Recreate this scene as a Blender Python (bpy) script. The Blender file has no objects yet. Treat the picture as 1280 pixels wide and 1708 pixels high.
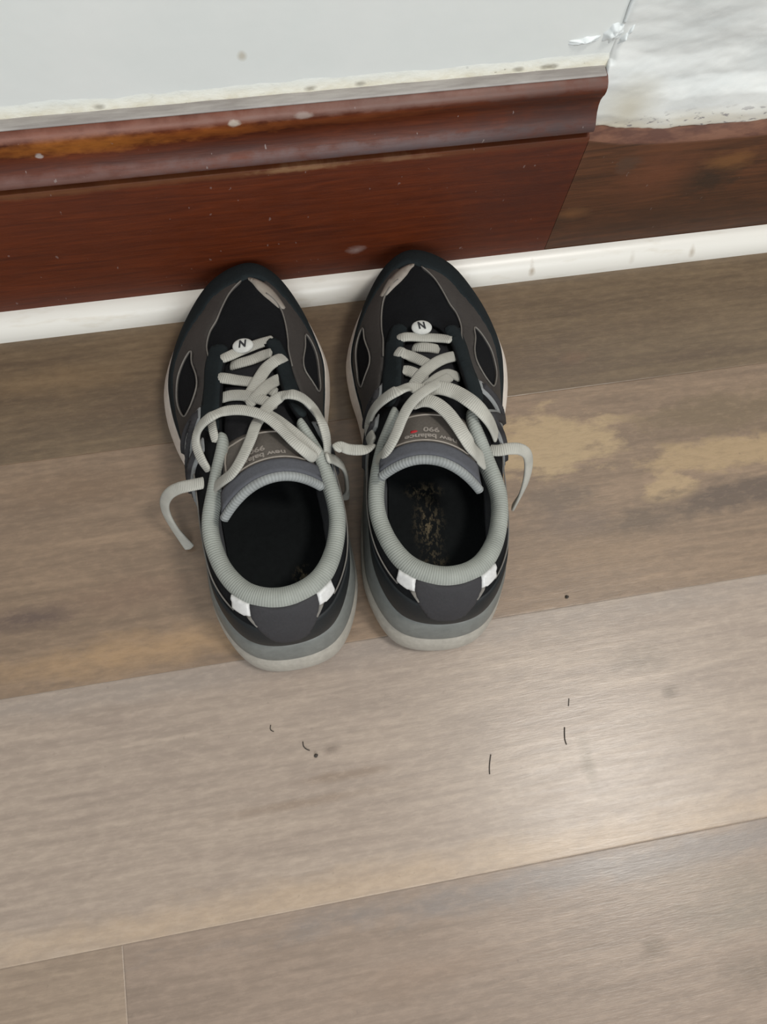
import bpy, bmesh, math, random
import numpy as np
from mathutils import Vector, Matrix
from mathutils.geometry import delaunay_2d_cdt

# ------------------------------------------------------------------ camera, world, lamp, exposure
SC = bpy.context.scene
COL = SC.collection
SC.view_settings.view_transform = 'Standard'
SC.view_settings.look = 'None'
SC.view_settings.gamma = 1.0
SC.view_settings.use_curve_mapping = False
SC.view_settings.exposure = -0.12

cam_data = bpy.data.cameras.new('camera')
cam = bpy.data.objects.new('camera', cam_data)
COL.objects.link(cam)
cam_data.sensor_fit = 'VERTICAL'
cam_data.sensor_height = 36.0
cam_data.lens = 1283.0 / 1708.0 * 36.0
cam_data.clip_start = 0.01
YAW, PITCH, ROLL = -0.34502665, 0.30351632, 0.18428871
cam.matrix_world = (Matrix.Translation((0, -0.3748151, 0.55)) @ Matrix.Rotation(YAW, 4, 'Z')
                    @ Matrix.Rotation(PITCH, 4, 'X') @ Matrix.Rotation(ROLL, 4, 'Z'))
SC.camera = cam

world = bpy.data.worlds.new('room_light')
SC.world = world
world.use_nodes = True
world.node_tree.nodes['Background'].inputs[0].default_value = (0.95, 0.98, 1.0, 1)
world.node_tree.nodes['Background'].inputs[1].default_value = 0.42

lamp_data = bpy.data.lights.new('ceiling_lamp', 'AREA')
lamp_data.shape = 'DISK'
lamp_data.size = 0.46
lamp_data.energy = 32.0
lamp_data.color = (1.0, 0.96, 0.90)
lamp = bpy.data.objects.new('ceiling_lamp', lamp_data)
COL.objects.link(lamp)
lamp.location = (0.92, -0.66, 2.38)

# added fill light behind the viewer, unseen source, brightens the wall
wall_fill_data = bpy.data.lights.new('wall_fill_light', 'AREA')
wall_fill_data.shape = 'RECTANGLE'
wall_fill_data.size, wall_fill_data.size_y = 1.5, 1.2
wall_fill_data.energy = 62.0
wall_fill_data.color = (0.94, 0.98, 1.0)
wall_fill = bpy.data.objects.new('wall_fill_light', wall_fill_data)
COL.objects.link(wall_fill)
wall_fill.location = (0.35, -2.9, 1.75)
wall_fill.rotation_euler = (math.radians(62), 0, math.radians(6))


# ------------------------------------------------------------------ materials
class NT:
    """Small helper that writes node trees."""
    def __init__(self, name):
        self.m = bpy.data.materials.new(name)
        self.m.use_nodes = True
        self.t = self.m.node_tree
        self.b = self.t.nodes['Principled BSDF']
        self.tc = None

    def n(self, kind, **kw):
        nd = self.t.nodes.new('ShaderNode' + kind)
        for k, v in kw.items():
            setattr(nd, k, v)
        return nd

    def l(self, a, b):
        self.t.links.new(a, b)

    def coord(self, scale=(1, 1, 1), loc=(0, 0, 0), rot=(0, 0, 0), kind='Object'):
        if self.tc is None:
            self.tc = self.n('TexCoord')
        mp = self.n('Mapping')
        mp.inputs['Scale'].default_value = scale
        mp.inputs['Location'].default_value = loc
        mp.inputs['Rotation'].default_value = rot
        self.l(self.tc.outputs[kind], mp.inputs['Vector'])
        return mp.outputs[0]

    def noise(self, vec, scale=5, detail=4, rough=0.55, dist=0.0):
        nd = self.n('TexNoise')
        nd.inputs['Scale'].default_value = scale
        nd.inputs['Detail'].default_value = detail
        nd.inputs['Roughness'].default_value = rough
        nd.inputs['Distortion'].default_value = dist
        self.l(vec, nd.inputs['Vector'])
        return nd.outputs['Fac']

    def ramp(self, fac, stops):
        r = self.n('ValToRGB')
        e = r.color_ramp.elements
        while len(e) < len(stops):
            e.new(0.5)
        for q, (p, c) in zip(e, stops):
            q.position = p
            q.color = (c, c, c, 1) if isinstance(c, (int, float)) else (*c, 1)
        self.l(fac, r.inputs[0])
        return r.outputs[0]

    def mix(self, fac, a, b, mode='MIX'):
        x = self.n('MixRGB', blend_type=mode)
        for i, v in enumerate((fac, a, b)):
            if isinstance(v, (int, float)):
                x.inputs[i].default_value = v if i == 0 else (v, v, v, 1)
            elif isinstance(v, tuple):
                x.inputs[i].default_value = (*v, 1)
            else:
                self.l(v, x.inputs[i])
        return x.outputs[0]

    def math(self, op, a, b=0.0, c=None):
        x = self.n('Math', operation=op)
        for i, v in enumerate((a, b) if c is None else (a, b, c)):
            if isinstance(v, (int, float)):
                x.inputs[i].default_value = v
            else:
                self.l(v, x.inputs[i])
        return x.outputs[0]

    def xyz(self, kind='Object'):
        if self.tc is None:
            self.tc = self.n('TexCoord')
        s = self.n('SeparateXYZ')
        self.l(self.tc.outputs[kind], s.inputs[0])
        return s.outputs

    def blob(self, u, v, cu, cv, ru, rv, wob=None, soft=0.5):
        """1 inside an ellipse in (u, v), 0 outside, wobbly soft edge."""
        du = self.math('MULTIPLY', self.math('SUBTRACT', u, cu), 1.0 / ru)
        dv = self.math('MULTIPLY', self.math('SUBTRACT', v, cv), 1.0 / rv)
        d = self.math('SQRT', self.math('ADD', self.math('MULTIPLY', du, du), self.math('MULTIPLY', dv, dv)))
        if wob is not None:
            d = self.math('ADD', d, wob)
        return self.ramp(d, [(max(0.0, 1 - soft) * 0.5, 1.0), (min(1.0, (1 + soft) * 0.5), 0.0)]) if False else \
            self.ramp(self.math('MULTIPLY', d, 0.5), [(0.5 - 0.5 * soft, 1.0), (0.5 + 0.25 * soft, 0.0)])

    def bump(self, h, strength=0.3, dist=0.001, chain=None):
        b = self.n('Bump')
        b.inputs['Strength'].default_value = strength
        b.inputs['Distance'].default_value = dist
        self.l(h, b.inputs['Height'])
        if chain is not None:
            self.l(chain, b.inputs['Normal'])
        return b.outputs[0]

    def done(self, color=None, rough=None, normal=None, spec=None, metal=None, sheen=None):
        I = self.b.inputs
        for key, v in (('Base Color', color), ('Roughness', rough), ('Normal', normal),
                       ('Specular IOR Level', spec), ('Metallic', metal), ('Sheen Weight', sheen)):
            if v is None:
                continue
            if isinstance(v, (int, float)):
                I[key].default_value = v
            elif isinstance(v, tuple):
                I[key].default_value = (*v, 1)
            else:
                self.l(v, I[key])
        return self.m


def lin(r, g, b):
    """sRGB 0-255 to linear."""
    f = lambda c: c / 12.92 if c <= 0.04045 else ((c + 0.055) / 1.055) ** 2.4
    return tuple(f(c / 255.0) for c in (r, g, b))


def fabric(name, col, col2=None, rough=0.85, scale=900, bump=0.4, spec=0.25, big=35, sheen=0.0):
    k = NT(name)
    v = k.coord()
    a = k.noise(v, scale, 2, 0.6)
    b = k.noise(v, big, 4, 0.6)
    c2 = col2 or tuple(x * 0.62 for x in col)
    base = k.mix(k.ramp(b, [(0.35, 0.0), (0.68, 1.0)]), c2, col)
    base = k.mix(0.35, base, k.mix(a, tuple(x * 0.5 for x in col), tuple(min(1, x * 1.5) for x in col)))
    return k.done(base, rough, k.bump(a, bump, 0.0006), spec, sheen=sheen)


def ribbed(name, col, freq, axis_uv=0, depth=0.8, dark=0.55, rough=0.9):
    """woven rib that follows the mesh's own UV map (metres along / across)."""
    k = NT(name)
    s = k.xyz('UV')
    u = s[axis_uv]
    w = k.math('SINE', k.math('MULTIPLY', u, freq))
    w = k.math('MULTIPLY_ADD', w, 0.5, 0.5)
    nz = k.noise(k.coord(), 60, 4, 0.6)
    nf = k.noise(k.coord(), 1300, 2, 0.6)
    base = k.mix(w, tuple(c * dark for c in col), col)
    base = k.mix(k.ramp(nz, [(0.3, 0.0), (0.7, 1.0)]), k.mix(0.22, base, (0, 0, 0)), base)
    hh = k.mix(0.25, w, nf)
    return k.done(base, rough, k.bump(hh, depth, 0.0007), 0.2)


M = {}
M['mesh_black'] = fabric('black_mesh_fabric', lin(21, 22, 24), lin(14, 15, 17), 0.9, 700, 0.7, 0.15)
M['suede_dark'] = fabric('dark_teal_suede', lin(33, 39, 41), lin(25, 30, 32), 0.9, 600, 0.4, 0.15)
M['suede_brown'] = fabric('grey_brown_overlay', lin(64, 60, 57), lin(53, 50, 48), 0.7, 500, 0.3, 0.3)
M['heel_dark'] = fabric('dark_heel_leather', lin(27, 31, 33), lin(21, 24, 26), 0.55, 300, 0.2, 0.3)
M['heel_tab'] = fabric('charcoal_heel_tab', lin(52, 51, 53), lin(45, 44, 46), 0.75, 600, 0.35, 0.3)
M['lining_dark'] = fabric('dark_lining', lin(92, 93, 95), lin(74, 75, 78), 0.95, 900, 0.5, 0.1)
M['silver'] = fabric('silver_reflective', lin(205, 204, 202), lin(186, 185, 183), 0.4, 400, 0.1, 0.6)
M['piping'] = fabric('grey_piping', lin(118, 114, 108), lin(96, 92, 88), 0.7, 500, 0.1, 0.3)
M['logo'] = fabric('grey_logo', lin(138, 140, 140), lin(120, 122, 122), 0.5, 500, 0.1, 0.4)
M['beige'] = fabric('pale_reflective_overlay', lin(150, 142, 132), lin(120, 113, 106), 0.55, 300, 0.15, 0.4)
M['mid_white'] = fabric('cream_midsole_foam', lin(226, 214, 204), lin(205, 190, 178), 0.6, 250, 0.15, 0.35)
M['mid_heel'] = fabric('worn_heel_foam', lin(165, 160, 150), lin(140, 135, 126), 0.6, 250, 0.2, 0.35)
M['mid_grey'] = fabric('grey_heel_foam', lin(112, 114, 110), lin(98, 100, 97), 0.5, 250, 0.1, 0.4)
M['rubber'] = fabric('black_rubber', lin(40, 38, 36), None, 0.7, 300, 0.2, 0.3)
M['tongue'] = fabric('grey_brown_tongue', lin(98, 92, 86), lin(82, 77, 72), 0.85, 700, 0.4, 0.2)
M['tongue_mesh'] = fabric('dark_tongue_mesh', lin(40, 40, 42), lin(28, 28, 30), 0.9, 500, 0.7, 0.15)
M['tongue_pad'] = fabric('slate_tongue_edge', lin(84, 85, 90), lin(74, 75, 80), 0.8, 600, 0.3, 0.2)
M['collar'] = ribbed('grey_ribbed_collar', lin(158, 161, 154), 2 * math.pi / 0.0017, 0, 0.35, 0.82)
M['binding'] = ribbed('grey_tongue_binding', lin(150, 153, 152), 2 * math.pi / 0.0020, 0, 0.4, 0.8)
M['lace'] = ribbed('grey_flat_lace', lin(186, 184, 175), 2 * math.pi / 0.0013, 0, 0.4, 0.80)
M['badge'] = fabric('white_badge', lin(186, 186, 181), lin(170, 170, 165), 0.5, 300, 0.1, 0.4)
M['ink'] = fabric('dark_print', lin(36, 36, 38), None, 0.6, 300, 0.0, 0.3)
M['ink_pale'] = fabric('pale_print', lin(150, 142, 134), lin(120, 114, 108), 0.7, 900, 0.0, 0.2)
M['ink_red'] = fabric('red_print', lin(170, 40, 46), lin(150, 34, 40), 0.6, 300, 0.0, 0.3)


# ------------------------------------------------------------------ mesh helpers
def smooth_all(me):
    me.polygons.foreach_set('use_smooth', [True] * len(me.polygons))


def link_mesh(name, verts, faces, mat, parent=None, uv=None, smooth=True, flip=False, sharp=None, warp=0.0):
    """one mesh object; flip mirrors x and turns the faces over."""
    V = [tuple(map(float, v)) for v in verts]
    F = [tuple(int(i) for i in f) for f in faces]
    if warp and parent is not None:
        V = [(x + warp * max(0.0, (y - .18) / .115) ** 1.5, y, z) for x, y, z in V]
    if flip:
        V = [(-x, y, z) for x, y, z in V]
        F = [f[::-1] for f in F]
    me = bpy.data.meshes.new(name)
    me.from_pydata(V, [], F)
    if uv is not None:
        lay = me.uv_layers.new(name='UVMap')
        idx = np.empty(len(me.loops), dtype=np.int32)
        me.loops.foreach_get('vertex_index', idx)
        lay.data.foreach_set('uv', np.asarray(uv, dtype=np.float32)[idx].ravel())
    if smooth:
        smooth_all(me)
    if sharp:
        me.set_sharp_from_angle(angle=math.radians(sharp))
    me.materials.append(mat)
    me.update()
    o = bpy.data.objects.new(name, me)
    COL.objects.link(o)
    if parent is not None:
        o.parent = parent
    return o


def grid_faces(nu, nv, closed=False, rev=False, off=0):
    F = []
    for i in range(nu if closed else nu - 1):
        j = (i + 1) % nu
        for k in range(nv - 1):
            f = (off + i * nv + k, off + j * nv + k, off + j * nv + k + 1, off + i * nv + k + 1)
            F.append(f[::-1] if rev else f)
    return F


def spline(keys, t, closed=False):
    """Catmull-Rom through keys (n, d), t in key units."""
    K = np.asarray(keys, float)
    n = len(K)
    t = np.atleast_1d(np.asarray(t, float))
    if closed:
        i = np.floor(t).astype(int)
        g = lambda j: K[(i + j) % n]
    else:
        i = np.clip(np.floor(t).astype(int), 0, n - 2)
        Kp = np.vstack([2 * K[0] - K[1], K, 2 * K[-1] - K[-2]])
        g = lambda j: Kp[i + j + 1]
    f = (t - i)[:, None]
    p0, p1, p2, p3 = g(-1), g(0), g(1), g(2)
    return 0.5 * (2 * p1 + (p2 - p0) * f + (2 * p0 - 5 * p1 + 4 * p2 - p3) * f ** 2 + (3 * p1 - p0 - 3 * p2 + p3) * f ** 3)


# ------------------------------------------------------------------ shoe form (left shoe, toe = +y, outer side = -x)
# featherline B, half-way ring MM, topline TT, listed from the heel along the outer side round the toe and back
KEYS = [
    ((0, .0140, .043), (0, .0125, .068), (0, .029, .092)),
    ((-.026, .0210, .043), (-.026, .0205, .068), (-.0225, .0365, .089)),
    ((-.0415, .048, .042), (-.042, .048, .064), (-.0375, .0580, .083)),
    ((-.0440, .085, .040), (-.0455, .087, .060), (-.0430, .0880, .079)),
    ((-.0455, .120, .036), (-.048, .122, .060), (-.0350, .115, .084)),
    ((-.0490, .148, .032), (-.048, .148, .062), (-.0248, .138, .096)),
    ((-.0560, .172, .030), (-.049, .172, .058), (-.0225, .158, .092)),
    ((-.0610, .200, .028), (-.050, .197, .054), (-.0195, .183, .084)),
    ((-.0600, .225, .028), (-.049, .222, .051), (-.0165, .203, .077)),
    ((-.0475, .2570, .030), (-.0390, .2510, .0515), (-.0110, .215, .072)),
    ((-.0255, .2835, .034), (-.0220, .2768, .0535), (-.0060, .220, .070)),
    ((.0, .2945, .036), (.001, .2865, .0545), (.0, .2215, .070)),
    ((.0205, .2845, .034), (.0185, .2772, .0535), (.006, .220, .070)),
    ((.0385, .2580, .030), (.0320, .2530, .0515), (.011, .215, .072)),
    ((.050, .222, .028), (.041, .220, .052), (.0165, .203, .077)),
    ((.049, .195, .030), (.042, .193, .055), (.0195, .183, .084)),
    ((.044, .168, .033), (.041, .168, .060), (.0225, .160, .092)),
    ((.041, .143, .037), (.042, .145, .063), (.031, .139, .097)),
    ((.041, .117, .040), (.0445, .118, .062), (.041, .115, .085)),
    ((.042, .082, .042), (.0455, .082, .062), (.045, .083, .080)),
    ((.040, .047, .043), (.042, .048, .065), (.037, .054, .085)),
    ((.026, .0210, .043), (.026, .0205, .068), (.0225, .0355, .090)),
]
NK = len(KEYS)
KB, KM, KT = (np.array([k[j] for k in KEYS], float) for j in range(3))
SOLE = np.array([(0, 0), (-.029, .008), (-.0455, .042), (-.047, .085), (-.048, .12), (-.056, .15), (-.0645, .175),
                 (-.0695, .203), (-.0670, .228), (-.0535, .256), (-.027, .282), (0, .2920), (.0215, .283), (.0425, .254),
                 (.0535, .222), (.0525, .195), (.046, .168), (.043, .143), (.0435, .117), (.0465, .082), (.0455, .042), (.029, .008)], float)


def lift(y):
    return 0.021 * np.clip((np.asarray(y) - 0.19) / 0.106, 0, 2) ** 2


def surf(s, v):
    """upper surface: s = key units round the shoe, v = 0 featherline .. 1 topline."""
    s, v = np.atleast_1d(np.asarray(s, float)), np.atleast_1d(np.asarray(v, float))[:, None]
    B, Mm, T = spline(KB, s, True), spline(KM, s, True), spline(KT, s, True)
    return B * (2 * (v - .5) * (v - 1)) + Mm * (-4 * v * (v - 1)) + T * (2 * v * (v - .5))


def surf_n(s, v):
    s, v = np.atleast_1d(np.asarray(s, float)), np.atleast_1d(np.asarray(v, float))
    e = 0.02
    ds = surf(s + e, v) - surf(s - e, v)
    dv = surf(s, v + e) - surf(s, v - e)
    n = np.cross(dv, ds)
    return n / (np.linalg.norm(n, axis=1)[:, None] + 1e-12)


CS, CV = 0.034, 0.075            # metres per chart unit, for triangulating pieces evenly


def chart_piece(poly, step=0.0028, fn=surf, nfn=surf_n, sc=(CS, CV), h=0.0012, sink=0.0012, curve=True, holes=()):
    """a piece cut from sheet, laid on a chart surface: outline poly in chart units -> verts, faces (front, rim)."""
    loops = []
    for pl in (poly, *holes):
        P = np.array(pl, float)
        if curve or pl is not poly:
            n = len(P)
            P = spline(P, np.linspace(0, n, n * 7, endpoint=False), True)
        Q = P * np.array(sc)
        R = [Q[0]]
        for q in np.vstack([Q[1:], Q[:1]]):          # even spacing along the rim
            d = np.linalg.norm(q - R[-1])
            m = int(d // (step * .8))
            a = R[-1]
            for j in range(1, m + 1):
                R.append(a + (q - a) * j / m)
        if np.linalg.norm(R[-1] - R[0]) < step * .3:
            R.pop()
        loops.append(np.array(R))

    def inside(G):
        ins = np.zeros(len(G), bool)
        dm = np.full(len(G), 9.0)
        for R in loops:
            for (a, b), (c, d) in zip(R, np.roll(R, -1, 0)):
                cond = ((b > G[:, 1]) != (d > G[:, 1]))
                ins ^= cond & (G[:, 0] < (c - a) * (G[:, 1] - b) / (d - b + 1e-15) + a)
                dm = np.minimum(dm, np.hypot(G[:, 0] - a, G[:, 1] - b))
        return ins, dm
    allr = np.vstack(loops)
    lo, hi = allr.min(0), allr.max(0)
    gx, gy = np.meshgrid(np.arange(lo[0], hi[0], step), np.arange(lo[1], hi[1], step))
    G = np.c_[gx.ravel(), gy.ravel()]
    G[:, 0] += (np.arange(len(G)) % 2) * step * .1
    ins, dmin = inside(G)
    G = G[ins & (dmin > step * .55)]
    ed, o = [], 0
    for R in loops:
        ed += [(o + i, o + (i + 1) % len(R)) for i in range(len(R))]
        o += len(R)
    vo, eo, fo, ov, oe, of = delaunay_2d_cdt([Vector(p) for p in np.vstack([allr, G])], ed, [], 1, 1e-6)
    if holes:
        cen = np.array([np.mean([vo[i] for i in f], axis=0) for f in fo])
        ok, _ = inside(cen)
        fo = [f for f, k in zip(fo, ok) if k]
    W = np.array([(p.x, p.y) for p in vo]) / np.array(sc)
    S, N = fn(W[:, 0], W[:, 1]), nfn(W[:, 0], W[:, 1])
    # orientation: chart (s, v) right-handed maps to inward normal for surf -> reverse
    tri = [tuple(f) for f in fo]
    a, b, c = (S[tri[len(tri) // 2][i]] for i in range(3))
    if np.dot(np.cross(b - a, c - a), N[tri[len(tri) // 2][0]]) < 0:
        tri = [t[::-1] for t in tri]
    cnt = {}
    for t in tri:
        for i in range(3):
            e = (t[i], t[(i + 1) % 3])
            cnt[e] = cnt.get(e, 0) + 1
    rim = [e for e in cnt if (e[1], e[0]) not in cnt]
    V = list(S + N * h)
    F = list(tri)
    low = {}
    rimv = sorted({i for e in rim for i in e})
    for i in rimv:                      # rounded edge: the rim itself a little lower than the face
        low[i] = len(V)
        V.append(S[i] - N[i] * sink)
        V[i] = S[i] + N[i] * h * .55
    for a, b in rim:
        F.append((b, a, low[a], low[b]))
    return V, F


def sweep(path, width, thick, up, nsec=10, closed=False, step=0.0015, endr=0.0):
    """flat ribbon (lens section) along a path; up = per-point face normals. returns verts, faces, uv."""
    P = np.asarray(path, float)
    U = np.asarray(up, float)
    n = len(P)
    L = np.r_[0, np.cumsum(np.linalg.norm(np.diff(P, axis=0), axis=1))]
    m = max(6, int(L[-1] / step))
    t = np.linspace(0, n - 1, m)
    C, Uu = spline(P, t), spline(U, t)
    Wd = np.interp(t, np.arange(n), width if np.ndim(width) else np.full(n, width))
    Th = np.interp(t, np.arange(n), thick if np.ndim(thick) else np.full(n, thick))
    if endr:
        dd = np.linspace(0, L[-1], m)
        q = np.clip(np.minimum(dd, L[-1] - dd) / endr, 0, 1)
        q = np.sqrt(1 - (1 - q) ** 2) * .85 + .15
        Wd, Th = Wd * q, Th * (.4 + .6 * q)
    T = np.gradient(C, axis=0)
    T /= np.linalg.norm(T, axis=1)[:, None] + 1e-12
    Sd = np.cross(T, Uu)
    Sd /= np.linalg.norm(Sd, axis=1)[:, None] + 1e-12
    Nn = np.cross(Sd, T)
    d = np.r_[0, np.cumsum(np.linalg.norm(np.diff(C, axis=0), axis=1))]
    V, uv = [], []
    for i in range(m):
        for k in range(nsec):
            a = 2 * math.pi * k / nsec
            x = math.copysign(abs(math.cos(a)) ** .75, math.cos(a)) * Wd[i] / 2
            z = math.copysign(abs(math.sin(a)) ** .75, math.sin(a)) * Th[i] / 2
            V.append(C[i] + Sd[i] * x + Nn[i] * z)
            uv.append((d[i], x))
    F = []
    for i in range(m - 1):
        for k in range(nsec):
            k2 = (k + 1) % nsec
            F.append((i * nsec + k, i * nsec + k2, (i + 1) * nsec + k2, (i + 1) * nsec + k))
    F.append(tuple(range(nsec))[::-1])
    F.append(tuple((m - 1) * nsec + k for k in range(nsec)))
    return V, F, uv


def tube(path, r, nsec=6, step=0.002):
    P = np.asarray(path, float)
    up = np.tile((0.13, 0.2, 1.0), (len(P), 1))
    return sweep(P, 2 * r, 2 * r, up, nsec, step=step)


# tongue: u = -1 (outer) .. 1, t = 0 (toe end) .. 1 (top edge)
TG = np.array([  # centre x, y, z, half width, side drop, side set-back
    (0.000, .226, .064, .016, .003, .000),
    (0.000, .200, .0740, .018, .004, .000),
    (0.001, .170, .0855, .021, .006, .000),
    (0.002, .140, .0975, .026, .009, .003),
    (0.003, .118, .1080, .030, .014, .006),
    (0.003, .101, .1140, .032, .018, .010)], float)


SKEW = [0.0]


def tong(u, t):
    u, t = np.atleast_1d(np.asarray(u, float)), np.atleast_1d(np.asarray(t, float))
    k = spline(TG, t * (len(TG) - 1))
    x = k[:, 0] + k[:, 3] * u
    y = k[:, 1] - k[:, 5] * u * u + 0.0055 * u * np.clip((t - .5) / .5, 0, 1.1)
    x = x + SKEW[0] * np.clip((t - .3) / .5, 0, 1.2)
    z = k[:, 2] - k[:, 4] * np.abs(u) ** 2.2
    return np.c_[x, y, z]


def tong_n(u, t):
    u, t = np.atleast_1d(np.asarray(u, float)), np.atleast_1d(np.asarray(t, float))
    e = 0.02
    n = np.cross(tong(u + e, t) - tong(u - e, t), tong(u, t - e) - tong(u, t + e))
    n /= np.linalg.norm(n, axis=1)[:, None] + 1e-12
    n[n[:, 2] < 0] *= -1
    return n


# lace runs: kind, width in mm, points (x, y, z, face normal) in the shoe's own frame
LACES_L = [
    ('row', 5.6, [[-0.0207, 0.2059, 0.0747, -0.28, 0.28, 0.92], [-0.0138, 0.2061, 0.0774, 0.8, -0.26, 0.55], [-0.0032, 0.2121, 0.0736, -0.06, 0.27, 0.96], [0.0077, 0.2169, 0.0703, 0.11, 0.26, 0.96], [0.0186, 0.2186, 0.0701, 0.22, 0.23, 0.95]]),
    ('row', 6, [[-0.0133, 0.2017, 0.0719, -0.22, 0.26, 0.94], [-0.0085, 0.2013, 0.0747, -0.14, 0.27, 0.95], [0.0019, 0.2016, 0.0763, 0.02, 0.27, 0.96], [0.0102, 0.2059, 0.0735, 0.17, 0.26, 0.95], [0.0166, 0.2057, 0.0762, 0.24, 0.3, 0.92]]),
    ('row', 6, [[0.0247, 0.202, 0.0733, 0.43, 0.2, 0.88], [0.0189, 0.1964, 0.0818, 0.37, 0.25, 0.89], [0.0115, 0.1927, 0.0807, 0.19, 0.26, 0.95], [0.0056, 0.182, 0.086, 0.08, 0.27, 0.96], [-0.0003, 0.1714, 0.0889, -0.01, 0.27, 0.96], [-0.0069, 0.1681, 0.0861, -0.14, 0.26, 0.95]]),
    ('row', 6, [[-0.0234, 0.1903, 0.0794, -0.39, 0.24, 0.89], [-0.0178, 0.1878, 0.0835, 0.74, 0.03, 0.67], [-0.0081, 0.1849, 0.0819, -0.15, 0.26, 0.95], [0.0025, 0.1804, 0.0849, 0.03, 0.27, 0.96], [0.0098, 0.1759, 0.0852, 0.16, 0.27, 0.95], [0.0157, 0.1708, 0.0831, 0.27, 0.26, 0.93]]),
    ('row', 6, [[0.0225, 0.1825, 0.0823, 0.5, 0.23, 0.84], [0.0171, 0.1821, 0.0805, 0.31, 0.25, 0.92], [0.0104, 0.1755, 0.0877, 0.15, 0.27, 0.95], [0.0034, 0.1668, 0.0926, 0.04, 0.27, 0.96], [-0.0044, 0.1618, 0.0913, -0.11, 0.27, 0.96]]),
    ('row', 6, [[-0.0209, 0.1742, 0.0816, -0.39, 0.21, 0.9], [-0.0142, 0.1742, 0.084, -0.3, 0.24, 0.93], [-0.0043, 0.1699, 0.0896, -0.1, 0.27, 0.96], [0.0068, 0.1626, 0.094, 0.1, 0.27, 0.96], [0.0143, 0.1558, 0.0939, 0.23, 0.27, 0.94]]),
    ('right loop', 6.5, [[0.0048, 0.1493, 0.1004, 0.04, 0.28, 0.96], [0.0102, 0.1563, 0.0988, 0.15, 0.27, 0.95], [0.0174, 0.1623, 0.0963, 0.31, 0.26, 0.92], [0.0252, 0.1604, 0.1021, 0.56, 0.23, 0.8], [0.0324, 0.1591, 0.0954, 0.65, 0.17, 0.74], [0.0384, 0.1543, 0.0871, 0.78, 0.1, 0.62], [0.0413, 0.1392, 0.0986, 0.6, -0.01, 0.8], [0.0424, 0.132, 0.0946, 0.71, -0.01, 0.71], [0.0424, 0.1257, 0.0896, 0.71, -0.01, 0.71], [0.0408, 0.1191, 0.0826, 0.76, -0.01, 0.65]]),
    ('return', 8, [[0.0354, 0.1173, 0.0961, 0.28, -0.25, 0.93], [0.029, 0.1233, 0.1018, -0.04, -0.37, 0.93], [0.0211, 0.1328, 0.1037, 0.36, 0.29, 0.89], [0.0131, 0.1427, 0.1029, 0.2, 0.29, 0.94], [0.0056, 0.1508, 0.0988, 0.04, 0.28, 0.96]]),
    ('left loop', 6, [[-0.0343, 0.1233, 0.0826, -0.81, 0.01, 0.58], [-0.0377, 0.13, 0.087, -0.66, -0.01, 0.75], [-0.0395, 0.1373, 0.0871, -0.68, 0.03, 0.73], [-0.0402, 0.1428, 0.0882, -0.68, 0.07, 0.73], [-0.0383, 0.148, 0.091, -0.65, 0.11, 0.75], [-0.0339, 0.1507, 0.0973, -0.59, 0.16, 0.79], [-0.0266, 0.1516, 0.1047, -0.52, 0.19, 0.83], [-0.0182, 0.1561, 0.1001, -0.39, 0.22, 0.89], [-0.0085, 0.153, 0.1052, -0.18, 0.26, 0.95], [0.0005, 0.1488, 0.1075, -0.01, 0.27, 0.96], [0.0084, 0.1434, 0.1084, 0.12, 0.28, 0.95], [0.0153, 0.1338, 0.1093, 0.26, 0.29, 0.92], [0.0213, 0.1236, 0.1112, 0.39, 0.31, 0.87], [0.0269, 0.1174, 0.1095, 0.5, 0.27, 0.83], [0.0332, 0.1152, 0.0971, -0.07, -0.38, 0.92]]),
    ('strand', 6, [[0.0056, 0.1508, 0.0988, 0.04, 0.28, 0.96], [-0.0, 0.1437, 0.1018, -0.05, 0.28, 0.96], [-0.0046, 0.1303, 0.1071, -0.16, 0.3, 0.94], [-0.0118, 0.117, 0.1104, -0.37, 0.25, 0.9], [-0.0181, 0.1105, 0.1076, -0.47, 0.19, 0.86], [-0.0241, 0.1099, 0.1014, -0.57, 0.15, 0.8], [-0.0353, 0.1122, 0.0796, -0.32, 0.0, 0.95]]),
    ('free end', 6.5, [[-0.0348, 0.1194, 0.0776, 0.0, 0.0, 1.0], [-0.0406, 0.1187, 0.0776, 0.0, 0.0, 1.0], [-0.0492, 0.1197, 0.0741, 0.0, 0.0, 1.0], [-0.057, 0.1206, 0.0706, 0.0, 0.0, 1.0], [-0.0648, 0.1209, 0.0626, -0.55, -0.32, 0.77], [-0.0705, 0.1191, 0.0516, -0.65, -0.63, 0.43], [-0.0726, 0.1163, 0.0356, -0.63, -0.71, 0.31], [-0.071, 0.1105, 0.0186, -0.75, -0.62, 0.21], [-0.0676, 0.1046, 0.0086, -0.62, -0.6, 0.51], [-0.0639, 0.0983, 0.0026, -0.31, -0.3, 0.9]]),
    ('free end2', 6, [[0.0406, 0.1172, 0.092, 0.58, -0.05, 0.81], [0.0446, 0.1209, 0.0796, 0.0, 0.0, 1.0], [0.0486, 0.1208, 0.0716, 0.45, -0.01, 0.89], [0.052, 0.1218, 0.0596, 0.89, -0.01, 0.45], [0.0544, 0.1227, 0.0356, 0.88, 0.2, 0.44], [0.0552, 0.1211, 0.0136, 0.75, 0.2, 0.64], [0.0517, 0.116, 0.0036, 0.22, 0.1, 0.97]]),
    ('stub', 5, [[-0.028, 0.1546, 0.0939, -0.52, 0.19, 0.83], [-0.0275, 0.1456, 0.0963, -0.53, 0.17, 0.83], [-0.0265, 0.1377, 0.095, -0.57, 0.04, 0.82]]),
]
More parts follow.
